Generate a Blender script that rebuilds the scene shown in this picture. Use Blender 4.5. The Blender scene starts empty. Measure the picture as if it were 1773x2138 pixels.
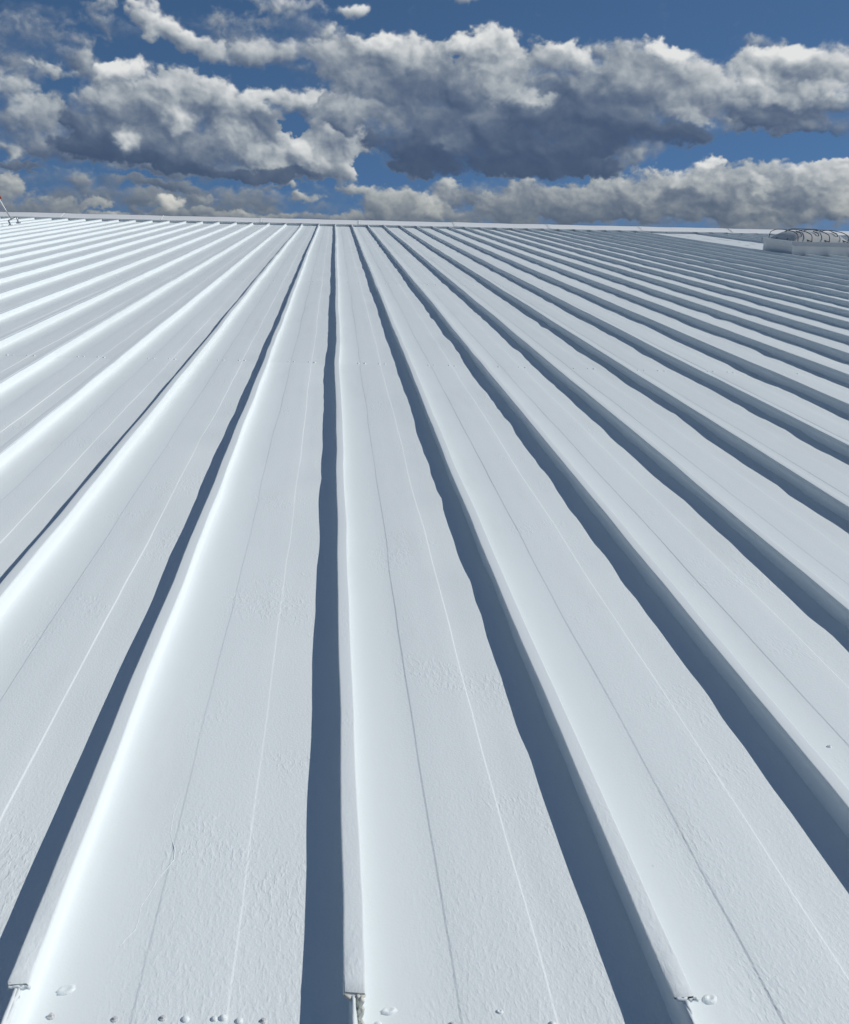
import bpy, math, random
import numpy as np
from mathutils import Matrix, Vector

sc = bpy.context.scene
COL = sc.collection
R = math.radians

# ------------------------------------------------------------------ camera
# Roof frame: x along the eave, y up the slope, z off the roof sheet (0 = pan).
SLOPE = R(3.0)
ROOF_LOC = Vector((0.0, 0.0, 6.0))
ROOF_M = Matrix.Translation(ROOF_LOC) @ Matrix.Rotation(SLOPE, 4, 'X')
PITCH = 0.61        # seam spacing, m
SEAM_H = 0.076      # seam height, m

yaw, pit, rol = 0.01058, 0.32908, 0.02614
fw = Vector((math.sin(yaw) * math.cos(pit), math.cos(yaw) * math.cos(pit), -math.sin(pit)))
r0 = Vector((math.cos(yaw), -math.sin(yaw), 0.0))
u0 = r0.cross(fw)
rv = math.cos(rol) * r0 + math.sin(rol) * u0
uv = -math.sin(rol) * r0 + math.cos(rol) * u0
cam_m = Matrix.Identity(4)
for k in range(3):
    cam_m[k][0], cam_m[k][1], cam_m[k][2] = rv[k], uv[k], -fw[k]
cam_m[0][3], cam_m[1][3], cam_m[2][3] = -0.04959, 0.0, 1.39281 + SEAM_H
cd = bpy.data.cameras.new('camera')
cam = bpy.data.objects.new('camera', cd)
COL.objects.link(cam)
cam.matrix_world = ROOF_M @ cam_m
cd.sensor_fit = 'AUTO'
cd.sensor_width = 36.0
cd.lens = 2000.0 / 2138.0 * 36.0
cd.shift_x = (886.5 - 702.88) / 2138.0
cd.clip_start = 0.05
cd.clip_end = 9000.0
sc.camera = cam

# ------------------------------------------------------------------ sun and sky
sun_roof = Vector((1.0, 0.14, 0.91)).normalized()
sun_dir = (ROOF_M.to_3x3() @ sun_roof).normalized()
sd = bpy.data.lights.new('sun', 'SUN')
sd.energy = 3.12
sd.angle = R(0.53)
sd.color = (1.0, 0.965, 0.905)
so = bpy.data.objects.new('sun', sd)
so.rotation_euler = sun_dir.to_track_quat('Z', 'Y').to_euler()
so.location = (20, 10, 30)
COL.objects.link(so)

sc.view_settings.view_transform = 'Standard'
sc.view_settings.look = 'None'
sc.view_settings.exposure = 0.0
sc.view_settings.gamma = 1.0
sc.view_settings.use_curve_mapping = False
sc.cycles.max_bounces = 8
sc.cycles.diffuse_bounces = 5
sc.cycles.use_denoising = True

# ---- broken cumulus of the afternoon, worked out once on an azimuth / elevation grid
def smooth(a, b, x):
    t = np.clip((x - a) / (b - a), 0.0, 1.0)
    return t * t * (3 - 2 * t)


def perlin(x, y, seed):
    rng = np.random.RandomState(seed)
    perm = rng.permutation(512)
    ang = rng.rand(512) * 2 * np.pi
    gx, gy = np.cos(ang), np.sin(ang)
    xi, yi = np.floor(x).astype(np.int64), np.floor(y).astype(np.int64)
    xf, yf = x - xi, y - yi
    u = xf * xf * xf * (xf * (xf * 6 - 15) + 10)
    v = yf * yf * yf * (yf * (yf * 6 - 15) + 10)

    def g(ix, iy, dx, dy):
        h = perm[(perm[ix & 511] + iy) & 511]
        return gx[h] * dx + gy[h] * dy
    n00, n10 = g(xi, yi, xf, yf), g(xi + 1, yi, xf - 1, yf)
    n01, n11 = g(xi, yi + 1, xf, yf - 1), g(xi + 1, yi + 1, xf - 1, yf - 1)
    a = n00 + u * (n10 - n00)
    b = n01 + u * (n11 - n01)
    return 1.5 * (a + v * (b - a))


def fbm(x, y, seed, octs, gain=0.5, billow=False):
    s, a, tot = 0.0, 1.0, 0.0
    c, d = 0.80, 0.60
    for k in range(octs):
        n = perlin(x, y, seed + 17 * k)
        s = s + a * (np.sqrt(n * n + 0.006) * 2.0 - 0.55 if billow else n)
        tot += a
        a *= gain
        x, y = (c * x - d * y) * 2.03 + 5.3, (d * x + c * y) * 2.03 - 3.1
    return s / tot


def blur(a, r):
    r = int(max(1, r))
    for ax in (0, 1):
        for _ in range(2):
            p = [(0, 0), (0, 0)]
            p[ax] = (r + 1, r)
            c = np.cumsum(np.pad(a, p, mode='edge'), axis=ax)
            n = a.shape[ax]
            hi = np.take(c, np.arange(2 * r + 1, 2 * r + 1 + n), axis=ax)
            lo = np.take(c, np.arange(0, n), axis=ax)
            a = (hi - lo) / (2 * r + 1)
    return a


def cloud_layer(A, E, blobs, seed, dpp, edge=1.0, scale=1.0, gaps=()):
    """Coverage and brightness of one bank of cumulus on the grid (degrees), dpp = degrees per pixel."""
    x, y = A / scale, E * 1.25 / scale
    wx = 1.35 * fbm(x * 0.30, y * 0.30, seed, 5, 0.55)
    wy = 0.85 * fbm(x * 0.30 + 40, y * 0.30, seed + 3, 5, 0.55)
    wx2 = 0.5 * fbm(x * 1.1, y * 1.1, seed + 5, 4, 0.55)
    wy2 = 0.4 * fbm(x * 1.1 + 9, y * 1.1, seed + 6, 4, 0.55)
    px, py = A + (wx + wx2) * scale, E + (wy + wy2) * scale
    base = np.zeros_like(A)
    ws = np.full_like(A, 1e-4)
    ts = np.full_like(A, 0.4e-4)
    for (ca, ce, ra, re, rot, tone, wgt) in blobs:
        c, s = math.cos(math.radians(rot)), math.sin(math.radians(rot))
        dx, dy = px - ca, py - ce
        d = np.sqrt(((c * dx + s * dy) / ra) ** 2 + ((c * dy - s * dx) / re) ** 2)
        g = wgt * (1 - smooth(0.15, 1.65, d))
        k = 0.25
        h = np.clip(k - np.abs(base - g), 0, None) / k
        base = np.maximum(base, g) + h * h * k * 0.25
        w = g ** 3 / (0.12 + ra * re) ** 0.7
        ws += w
        ts += w * tone
    for (ca, ce, ra, re, rot, wgt) in gaps:
        c, s = math.cos(math.radians(rot)), math.sin(math.radians(rot))
        dx, dy = px - ca, py - ce
        d = np.sqrt(((c * dx + s * dy) / ra) ** 2 + ((c * dy - s * dx) / re) ** 2)
        base = np.clip(base - wgt * (1 - smooth(0.3, 1.4, d)), 0, None)
    tone = ts / ws
    bil = fbm(x * 0.55 + 0.8 * wx, y * 0.55 + 0.8 * wy, seed + 21, 6, 0.52, True)
    fine = fbm(x * 1.9 + wx2, y * 1.9 + wy2, seed + 31, 5, 0.58)
    soft = smooth(-0.25, 0.35, fbm(x * 0.22, y * 0.22, seed + 41, 3))
    dens = base + (0.34 * bil + 0.16 * fine) * smooth(0.0, 0.25, base) - 0.02
    alpha = smooth(0.31, 0.33 + (0.20 + 0.46 * soft) * edge, dens)
    # rounded heaps seen from the front: lit from the upper right, at three sizes
    lit = 0.0
    z = 1.2 * np.sqrt(np.clip(base + 0.30 * bil - 0.2, 0, None)) + 0.45 * bil + 0.10 * fine
    for rad, wt, k in ((0.60, 1.0, 1.9), (0.25, 0.85, 0.95), (0.09, 0.5, 0.45), (0.05, 0.3, 0.22)):
        zb = blur(z, rad / dpp)
        zy, zx = np.gradient(zb, dpp)
        q = -(0.62 * zx + 0.72 * zy) * k
        lit = lit + wt * q / np.sqrt(1 + q * q)
    crev = blur(z, 0.10 / dpp) - blur(z, 0.9 / dpp)
    patch = fbm(x * 0.40 + wx + 30, y * 0.55 + wy, seed + 51, 4, 0.55)
    amp = 0.07 + 0.46 * np.clip(tone, 0, 1)
    br = 1.12 * tone - 0.13 + amp * (0.85 * lit + 1.0 * crev + 0.45 * fine + 0.75 * patch)
    rim = 1 - smooth(0.36, 0.70, dens)
    br = 0.36 + (br - 0.36) * np.where(br > 0.36, 0.92, 0.86)
    br = br + rim * (0.44 - br) * 0.55
    alpha = alpha * smooth(0.20, 0.42, base)
    return alpha, br


RAMP = np.array([(-0.1, 68, 86, 114), (0.0, 76, 93, 120), (0.2, 98, 113, 135), (0.4, 128, 139, 154), (0.6, 158, 167, 175),
                 (0.8, 184, 190, 195), (1.0, 208, 211, 213), (1.2, 226, 228, 227)], float)


def to_lin(c):
    c = c / 255.0
    return np.where(c <= 0.04045, c / 12.92, ((c + 0.055) / 1.055) ** 2.4)


def cloud_color(br, E):
    col = np.stack([np.interp(br, RAMP[:, 0], RAMP[:, k]) for k in (1, 2, 3)], -1)
    w = (1 - smooth(0.5, 5.0, E))[..., None] * 0.55
    col = col * (1 - w) + col * w * np.array([0.985, 0.95, 0.88])
    return to_lin(col)


def cloud_sheet(A, E, dpp, layers, gaps=()):
    rgb = np.zeros(A.shape + (3,))
    alp = np.zeros(A.shape)
    for (blobs, seed, edge, scale) in layers:
        a, br = cloud_layer(A, E, blobs, seed, dpp, edge, scale, gaps)
        # distance flattens the contrast of the banks low over the horizon
        k = 1 - 0.35 * (1 - smooth(1.5, 4.5, E))
        br = 0.34 + (br - 0.36) * k
        c = cloud_color(br, E)
        na = a + alp * (1 - a)
        rgb = (c * a[..., None] + rgb * (alp * (1 - a))[..., None]) / np.maximum(na, 1e-4)[..., None]
        alp = na
    return rgb, alp

# banks of cloud: azimuth, elevation, half width, half height (degrees), tilt, brightness, weight
GAPS = [(-2.22, 6.03, 0.82, 0.55, -18.37, 0.9), (1.61, 3.91, 0.94, 0.77, -43.7, 0.9), (23.59, 5.06, 4.37, 0.52, -4.66, 0.8)]     # openings of clear sky
BANKS = [
    ([  # thin far haze
        (-18, 0.6, 9, 1.6, 1, 0.38, 0.86), (-6, 0.7, 8, 1.9, 1, 0.3, 0.86), (5, 0.6, 8, 1.8, 0, 0.34, 0.86), (16, 0.7, 9, 1.9, -1, 0.36, 0.86), (27, 0.6, 9, 1.8, 0, 0.36, 0.86),
        (-10, 2.0, 6, 0.7, 2, 0.3, 0.8), (11, 2.1, 6, 0.6, -2, 0.3, 0.8), (-22, 2.3, 5, 0.6, 2, 0.34, 0.8)
    ], 77, 2.2, 0.8),
    ([  # thin veils between the banks
        (-16.32, 10.06, 3.67, 1.13, -3.68, 0.42, 0.75), (-14.18, 8.61, 3.78, 0.93, -11.43, 0.44, 0.8), (-16.91, 8.43, 2.21, 1.39, 3.98, 0.44, 0.75), (-5.63, 10.46, 4.47, 1.16, -9.61, 0.48, 0.72), (-1.4, 10.61, 3.45, 1.4, -18.37, 0.5, 0.8), (-0.29, 8.74, 3.49, 1.2, -13.57, 0.46, 0.85), (-11.58, 10.39, 2.8, 0.69, -11.52, 0.42, 0.66), (-13.2, 2.05, 6.83, 0.77, -0.07, 0.34, 0.85), (-3.47, 2.09, 6.08, 0.79, 1.54, 0.36, 0.8), (8.93, 2.63, 4.33, 1.04, 1.01, 0.4, 0.85), (15.34, 9.74, 2.24, 0.69, -1.19, 0.52, 0.8), (22, 9.87, 2.07, 0.58, -2.42, 0.5, 0.7), (0.89, 5.05, 2.19, 1.53, -18.67, 0.36, 0.85), (-15.99, 2.96, 3.31, 0.75, 2.31, 0.36, 0.85),
    ], 919, 2.4, 0.8),
    ([  # low bank along the horizon
        (19.91, 4.13, 0.73, 0.29, 0.01, 0.86, 0.9), (22.87, 3.48, 0.7, 0.29, -19.93, 0.8, 1), (25.83, 3.71, 0.9, 0.33, -0.23, 0.8, 0.95), (23.2, 2.8, 0.84, 0.24, -29.67, 0.85, 1), (26.85, 2.82, 0.75, 0.38, -9.84, 0.8, 1), (20.87, 2.29, 1.46, 0.3, 0.64, 0.22, 1), (24.91, 2.21, 1.6, 0.29, 0.53, 0.24, 1), (16.64, 2.11, 2.04, 0.31, 0.84, 0.24, 1), (5.42, 1.83, 0.61, 0.69, -38.76, 0.95, 1), (-9.35, 1.87, 0.65, 0.31, -8.26, 0.85, 0.9),
        (21.07, 2.66, 7.98, 1.48, 0.49, 0.44, 1), (23.85, 3.17, 5.1, 1.33, 0.14, 0.46, 1), (11.94, 2.04, 4, 1.14, 1.01, 0.36, 0.9),
        (4.32, 1.75, 3.32, 0.9, -3.72, 0.46, 0.95), (-8.42, 1.16, 4.36, 0.32, 1.6, 0.4, 0.8), (-16.09, 1.19, 2.57, 0.61, 1.81, 0.4, 0.8),
        (20.14, 4.25, 0.97, 0.44, -0.05, 0.7, 0.8), (25.97, 4.22, 1.11, 0.61, -0.48, 0.62, 0.85), (23.06, 2.07, 1.18, 0.59, -29.35, 0.8, 0.9),
        (15, 3.1, 1.55, 0.51, 0.63, 0.6, 0.85), (19.09, 2.77, 1.49, 0.4, 0.53, 0.25, 1), (24.36, 2.81, 1.38, 0.44, 0.28, 0.3, 1),
        (21.68, 1.68, 2.89, 0.25, 0.85, 0.3, 1), (13.57, 1.55, 4.22, 0.26, 1.08, 0.25, 0.9), (17.34, 2.75, 0.76, 0.45, 0.62, 0.62, 0.9),
        (27.14, 2.35, 0.88, 0.71, 0.38, 0.75, 0.9), (21.5, 3.08, 6, 0.98, 0.3, 0.55, 0.95), (25.94, 2.93, 3.14, 1.15, 0.14, 0.66, 1),
        (19.01, 3.46, 2.72, 0.55, -4.7, 0.66, 0.9), (24.69, 3.71, 2.51, 0.57, -0.15, 0.6, 0.9), (14.02, 2.4, 4.97, 0.77, 0.85, 0.5, 0.9),
        (17.93, 2, 5.29, 0.76, 0.83, 0.46, 0.95), (24.02, 1.96, 5.35, 0.78, 0.67, 0.55, 1), (11.17, 1.63, 4.29, 0.52, 1.11, 0.45, 0.8),
        (8.95, 2.42, 1.49, 0.47, 1.05, 0.5, 0.7), (10.25, 3.04, 1.61, 0.57, 0.88, 0.5, 0.65), (3.19, 2.2, 2.33, 0.89, -13.71, 0.55, 1),
        (5.2, 1.72, 1.1, 0.85, -38.74, 0.8, 1), (1.51, 2.64, 1.44, 0.42, 1.34, 0.6, 0.85), (6.33, 2.79, 1.26, 0.73, 1.11, 0.5, 0.8),
        (-1.47, 2.27, 1.16, 0.37, 1.47, 0.56, 0.85), (-1.23, 1.19, 6.13, 0.27, 1.44, 0.45, 0.8), (-9.22, 1.82, 1.08, 0.47, -8.28, 0.68, 0.9),
        (-10.24, 1.74, 0.38, 0.31, 1.75, 0.6, 0.7), (-7.18, 1.93, 0.77, 0.31, 1.66, 0.45, 0.6), (-13.22, 1.64, 1.05, 0.41, 1.83, 0.5, 0.75),
        (-15.8, 1.76, 1.8, 0.46, 1.96, 0.46, 0.7), (-12.99, 0.87, 4.5, 0.26, 1.65, 0.55, 0.75), (-17.92, 2.26, 0.75, 0.9, 2.21, 0.55, 0.85),
        (-5.4, 1.3, 0.55, 0.32, 1.54, 0.62, 0.8), (2.11, 1.38, 0.84, 0.32, 1.36, 0.6, 0.7), (30.49, 2.82, 4.12, 1.26, -0.02, 0.6, 0.9),
        (-21.97, 1.73, 3.57, 0.98, 2.22, 0.5, 0.8),
    ], 101, 0.8, 0.62),
    ([  # grey side banks
        (22.22, 8.28, 1.15, 0.41, -1.83, 0.98, 1), (25.21, 7.82, 1.33, 0.4, -7.09, 1, 1), (23.42, 9.44, 1.35, 0.44, -2.5, 0.86, 1), (23.8, 6.79, 2.73, 0.23, -3.44, 0.2, 1),
        (23.9, 7.69, 4.29, 1.82, -4.84, 0.5, 0.95), (22.47, 6.48, 3.02, 0.61, -5.14, 0.36, 0.9), (-16.37, 5.16, 2.76, 1.7, -7.03, 0.42, 0.9),
        (-15.16, 4.24, 1.79, 0.74, -2.4, 0.36, 0.9), (24.02, 8.36, 1.35, 0.31, -2.15, 0.45, 1), (25.58, 6.85, 1.99, 0.32, -1.7, 0.5, 1),
        (20.97, 7.2, 1.42, 0.47, -1.23, 0.42, 1), (-15.19, 8.43, 2.37, 0.65, -16.31, 0.5, 0.62), (-17.46, 7.35, 1.96, 1.03, -6.25, 0.58, 0.8),
        (-16.57, 5.87, 2.5, 1.25, 3.2, 0.5, 0.9), (-16.54, 4.42, 2.26, 0.78, -2.23, 0.38, 0.9), (-17.87, 4.16, 0.79, 0.49, -12.18, 0.78, 0.95),
        (-17.11, 3.29, 1.76, 0.22, 0.48, 0.25, 0.75), (23.02, 9.06, 2.84, 0.99, -2.27, 0.7, 1), (25.54, 8.52, 1.97, 1.33, -2.46, 0.6, 1),
        (22.04, 7.93, 2.32, 0.73, -6.66, 0.8, 1), (25.02, 7.61, 2.44, 0.77, -11.97, 0.84, 1), (23.15, 6.58, 3.45, 0.37, -3.26, 0.26, 0.9),
        (25.28, 5.89, 2.68, 0.6, -5.21, 0.46, 0.9), (19.75, 7.46, 2.16, 0.7, -6.16, 0.6, 0.9), (-8.64, 3.62, 4.98, 0.56, -2.03, 0.28, 0.95),
        (-10, 2.73, 4.02, 0.31, -2.09, 0.36, 0.8), (-3.47, 2.82, 2.76, 0.21, -0.42, 0.5, 0.6), (28.92, 7.29, 2.9, 1.76, -2.38, 0.55, 0.9),
        (-21.61, 6.03, 3.05, 2.09, 3.88, 0.5, 0.9),
    ], 211, 1, 0.9),
    ([  # high wisps
        (-16.26, 10.96, 2.19, 0.67, 4.54, 0.4, 0.6), (-13.04, 11.46, 1.5, 0.62, -6.01, 0.5, 0.62), (-9.78, 10.84, 1.6, 0.82, -21.79, 0.78, 1),
        (-7.73, 10.02, 2.22, 0.61, -19.28, 0.62, 0.9), (-4.05, 9.59, 3.06, 0.85, -5.95, 0.6, 0.95), (-2.48, 11.92, 2.76, 0.5, -3.14, 0.66, 0.85),
        (-3.92, 11.18, 1.05, 0.46, 2.12, 0.55, 0.6), (0.69, 11.78, 0.95, 0.5, -8.77, 0.68, 0.85), (6.96, 12.34, 2.85, 0.18, -4.09, 0.5, 0.6),
        (15.8, 10.07, 0.64, 0.32, -1.36, 0.5, 0.6), (-12.36, 9.88, 0.76, 0.32, -16.47, 0.45, 0.45), (27.59, 10.32, 1.25, 0.64, -3.71, 0.5, 0.5),
    ], 307, 1.5, 1),
    ([  # heap to the left
        (-13.09, 4.58, 1.56, 0.8, 2.5, 0, 1), (-10.5, 3.81, 1.86, 0.46, -0.86, 0.06, 1), (-7.29, 3.61, 1.9, 0.36, -1.12, 0.08, 1), (-4.02, 3.56, 1.92, 0.28, -1.34, 0.1, 1), (-8.86, 6, 0.9, 0.64, -22.65, 0.92, 1), (-1.57, 4.61, 0.93, 0.77, -18.47, 0.86, 1), (-5.65, 5.5, 1.08, 0.4, -8.05, 0.78, 1),
        (-10.7, 6.05, 4.99, 2.26, -1.44, 0.42, 0.95), (-3.49, 5.32, 4.63, 1.97, -8.27, 0.5, 0.95), (-6.19, 6.1, 1.88, 0.99, -7.93, 0.46, 1),
        (-7.28, 4.81, 1.88, 0.86, -2.97, 0.36, 1), (-9.42, 4.73, 1.6, 0.6, -7.79, 0.3, 1), (0.33, 5.29, 1.91, 1.27, -23.63, 0.5, 0.9),
        (-11.27, 8.26, 1.71, 0.62, 3.04, 0.82, 1), (-11.96, 7.2, 2.33, 0.82, 2.93, 0.62, 1), (-9.61, 7.44, 1.84, 0.82, 2.66, 0.62, 1),
        (-6.98, 7.43, 3.19, 1.12, -11.7, 0.62, 1), (-10.43, 6.18, 3.41, 1.47, -2.45, 0.4, 1), (-8.98, 6.24, 1.17, 0.89, -17.6, 0.84, 1),
        (-11.57, 4.94, 0.89, 0.75, -32.56, 0.86, 1), (-13.35, 4.69, 2.07, 1.04, 2.55, 0.08, 1), (-14.33, 5.63, 1.28, 1.12, 2.88, 0.2, 0.95),
        (-8.63, 4.26, 3.75, 0.76, -1.93, 0.2, 1), (-5.93, 5.24, 1.62, 0.86, 1.95, 0.62, 1), (-4.57, 4.52, 2.45, 0.92, -8.23, 0.66, 1),
        (-1.57, 4.73, 1.81, 1.12, -13.47, 0.74, 1), (-3.6, 5.84, 0.81, 0.65, -28.23, 0.25, 1), (0.1, 3.88, 1.38, 0.83, -18.6, 0.62, 1),
        (-5.12, 3.45, 4.37, 0.36, -1.28, 0.14, 1), (-2.69, 7.34, 2.7, 0.74, -6.26, 0.7, 1), (-1.87, 6.37, 0.81, 0.75, 1.61, 0.7, 0.8),
        (-0.81, 7.51, 1.62, 0.74, -3.5, 0.62, 0.9),
    ], 401, 0.8, 0.9),
    ([  # great central heap
        (5.29, 4.38, 2.18, 0.72, -2.99, 0, 1), (8.54, 4.37, 2.15, 0.71, 0.77, 0, 1), (11.99, 4.51, 2.37, 0.71, 0.48, 0.02, 1), (14.79, 5.23, 1.79, 0.74, 0.08, 0.04, 1), (18.26, 5.7, 1.48, 0.58, -8.39, 0.06, 1), (10.05, 5.7, 2.12, 0.6, 0.42, 0.08, 1), (2.34, 10.11, 1.33, 0.42, 0.97, 0.85, 1), (7.1, 10.23, 1.05, 0.42, 0.14, 0.92, 1), (17.41, 9.81, 0.97, 0.46, -21.57, 0.92, 1), (10.7, 7.55, 0.89, 0.34, -29.99, 0.9, 1), (12.05, 9.91, 1.02, 0.33, -10.66, 0.85, 1),
        (3.48, 8.34, 5.09, 1.94, -4.11, 0.4, 0.95), (13.04, 7.42, 6.68, 2.17, -4.27, 0.36, 1), (18.01, 7.84, 3.66, 1.88, -11.05, 0.46, 0.95),
        (7.26, 7.65, 2.39, 0.63, -7.56, 0.24, 1), (11.07, 9.33, 1.55, 0.94, -0.38, 0.5, 0.95), (12.35, 6.45, 2.34, 0.74, -4.97, 0.14, 1),
        (18.72, 5.94, 2.2, 0.82, -10.52, 0.12, 1), (11.01, 6.94, 3.4, 1.22, 0.09, 0.16, 1), (7.76, 8.14, 1.59, 0.58, -9.69, 0.4, 1),
        (12.95, 8.38, 1.53, 0.71, -0.47, 0.4, 1), (19.5, 5.58, 1.46, 0.53, -0.47, 0.12, 0.95), (2.88, 9.81, 3.73, 0.95, 4.9, 0.62, 1),
        (-0.31, 9.46, 1.87, 0.86, -8.57, 0.56, 0.9), (8.15, 10.09, 1.99, 0.89, -0.02, 0.76, 1), (8.77, 8.75, 2.36, 1.1, -9.93, 0.66, 1),
        (1.18, 8.78, 2.15, 1.11, -18.79, 0.58, 1), (4.3, 8.06, 3.22, 0.68, -4.2, 0.18, 1), (9.63, 7.79, 1.99, 0.58, -21.89, 0.76, 1),
        (5.71, 6.65, 5.38, 1.24, -4.25, 0.3, 1), (0.57, 6.56, 1.9, 0.9, -13.67, 0.6, 1), (5.78, 5.4, 5.41, 1.36, -2.13, 0.16, 1),
        (11.41, 5.21, 6.05, 1.4, 0.39, 0.1, 1), (5.31, 3.99, 3, 0.67, -1.96, 0.06, 1), (11.24, 4.08, 5.3, 0.61, 0.63, 0.14, 1),
        (2.75, 6.48, 1.9, 0.85, -6.91, 0.5, 1), (6.45, 5.46, 1.08, 0.55, 0.8, 0.4, 1), (16.47, 6.15, 3.26, 1.07, -10.34, 0.1, 1),
        (16.61, 4.79, 1.36, 0.79, 0.05, 0.5, 0.95), (12.33, 9.56, 2.42, 0.79, -8.64, 0.7, 1), (14.68, 8.83, 2.51, 0.99, -8.84, 0.58, 1),
        (17.57, 9.51, 1.7, 0.73, -21.5, 0.8, 1), (19.17, 8.28, 2.16, 1.02, -11.36, 0.7, 1), (16.47, 8.45, 2.23, 1.03, -1.01, 0.5, 1),
        (19.35, 6.76, 1.26, 0.43, -18.87, 0.7, 1), (14.32, 7.41, 2.79, 1.06, -0.43, 0.22, 1),
    ], 503, 0.9, 1),
]


def all_round_banks():
    """Sparser, darker cumulus for the unseen rest of the sky, bigger towards the zenith."""
    rng = np.random.RandomState(12)
    t = []
    for _ in range(95):
        e = 1.0 + 54.0 * rng.rand() ** 1.6
        ra = (3.0 + 0.28 * e) * (0.7 + 0.8 * rng.rand())
        t.append((rng.uniform(-180, 180), e, ra / max(0.4, math.cos(math.radians(e))), ra * rng.uniform(0.25, 0.5), rng.uniform(-8, 8),
                  rng.uniform(0.1, 0.45), rng.uniform(0.7, 1.0)))  # few and dark, so the unseen sky fills the shadows less
    return t


def make_image(name, rgb, alp):
    h, w = alp.shape
    px = np.empty((h, w, 4), np.float32)
    px[..., :3] = rgb
    px[..., 3] = alp
    im = bpy.data.images.new(name, w, h, alpha=True, float_buffer=True)
    im.colorspace_settings.name = 'Non-Color'
    im.alpha_mode = 'CHANNEL_PACKED'
    im.pixels.foreach_set(px.ravel())
    im.update()
    im.pack()
    return im


A0, A1, E0, E1 = -34.0, 44.0, -1.0, 15.5
dpp = 0.05
ga, ge = np.meshgrid(np.arange(A0, A1, dpp), np.arange(E0, E1, dpp))
near_rgb, near_a = cloud_sheet(ga, ge, dpp, BANKS, GAPS)
near_img = make_image('cumulus_band', near_rgb, near_a)
dpw = 0.3
wa, we = np.meshgrid(np.arange(-180, 180, dpw), np.arange(-1, 71, dpw))
far_rgb, far_a = cloud_sheet(wa, we, dpw, [(all_round_banks(), 611, 1.2, 2.2)])
far_img = make_image('cumulus_round', far_rgb, far_a)

world = bpy.data.worlds.new('World')
sc.world = world
world.use_nodes = True
wn, wl = world.node_tree.nodes, world.node_tree.links
wn.clear()
SKY_S = 0.1


def wset(n, i, v):
    if isinstance(v, bpy.types.NodeSocket):
        wl.new(v, n.inputs[i])
    else:
        n.inputs[i].default_value = v


def wmath(op, a, b=0.0, c=0.0):
    n = wn.new('ShaderNodeMath')
    n.operation = op
    for i, v in enumerate((a, b, c)):
        wset(n, i, v)
    return n.outputs[0]


def wxyz(x, y, z):
    n = wn.new('ShaderNodeCombineXYZ')
    for i, v in enumerate((x, y, z)):
        wset(n, i, v)
    return n.outputs[0]


def wramp(v, a, b):
    n = wn.new('ShaderNodeMapRange')
    n.interpolation_type = 'SMOOTHSTEP'
    wset(n, 'Value', v)
    wset(n, 'From Min', a)
    wset(n, 'From Max', b)
    return n.outputs['Result']


def wmix(f, a, b):
    n = wn.new('ShaderNodeMix')
    n.data_type = 'RGBA'
    wset(n, 0, f)
    wset(n, 6, a)
    wset(n, 7, b)
    return n.outputs[2]


wdir = wn.new('ShaderNodeTexCoord').outputs['Generated']
sep = wn.new('ShaderNodeSeparateXYZ')
wl.new(wdir, sep.inputs[0])
sx, sy, sz = sep.outputs
az = wmath('MULTIPLY', wmath('ARCTAN2', sx, sy), 57.29578)
el = wmath('MULTIPLY', wmath('ARCSINE', sz), 57.29578)

# clear, dry air after rain: little brightening towards the horizon
sky = wn.new('ShaderNodeTexSky')
sky.sky_type = 'NISHITA'
sky.sun_disc = False
sky.sun_elevation = math.asin(sun_dir.z)
sky.sun_rotation = math.atan2(sun_dir.x, sun_dir.y)
sky.altitude = 5000.0
sky.air_density = 0.85
sky.dust_density = 0.0
sky.ozone_density = 4.5
nrm = wn.new('ShaderNodeVectorMath')
nrm.operation = 'NORMALIZE'
wl.new(wxyz(sx, sy, wmath('MULTIPLY_ADD', sz, 0.80, 0.20)), nrm.inputs[0])
wl.new(nrm.outputs[0], sky.inputs[0])


def wimage(img, vec, ext):
    n = wn.new('ShaderNodeTexImage')
    n.image = img
    n.extension = ext
    n.interpolation = 'Linear'
    wl.new(vec, n.inputs[0])
    return n.outputs[0], n.outputs[1]


nc, na = wimage(near_img, wxyz(wmath('MULTIPLY_ADD', az, 1 / (A1 - A0), -A0 / (A1 - A0)), wmath('MULTIPLY_ADD', el, 1 / (E1 - E0), -E0 / (E1 - E0)), 0.0), 'CLIP')
fc, fa = wimage(far_img, wxyz(wmath('MULTIPLY_ADD', az, 1 / 360.0, 0.5), wmath('MULTIPLY_ADD', el, 1 / 72.0, 1 / 72.0), 0.0), 'EXTEND')
inside = wmath('MULTIPLY', wramp(wmath('ABSOLUTE', wmath('SUBTRACT', az, 5.0)), 38.0, 31.0), wramp(el, 15.2, 13.0))
fa = wmath('MULTIPLY', fa, wramp(el, 68.0, 50.0))
na = wmath('MULTIPLY', na, inside)
fa = wmath('MULTIPLY', fa, wmath('SUBTRACT', 1.0, inside))


def up(c):
    n = wn.new('ShaderNodeVectorMath')
    n.operation = 'SCALE'
    wl.new(c, n.inputs[0])
    n.inputs['Scale'].default_value = 1.0 / SKY_S
    return n.outputs[0]


tint = wn.new('ShaderNodeVectorMath')
tint.operation = 'MULTIPLY'
wl.new(sky.outputs[0], tint.inputs[0])
tint.inputs[1].default_value = (0.86, 1.0, 0.94)
col = wmix(na, wmix(fa, tint.outputs[0], up(fc)), up(nc))
bg = wn.new('ShaderNodeBackground')
bg.inputs['Strength'].default_value = SKY_S
wl.new(col, bg.inputs['Color'])
wo = wn.new('ShaderNodeOutputWorld')
wl.new(bg.outputs[0], wo.inputs[0])

# ------------------------------------------------------------------ materials
def new_mat(name):
    m = bpy.data.materials.new(name)
    m.use_nodes = True
    nt = m.node_tree
    return m, nt, nt.nodes['Principled BSDF']


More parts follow.
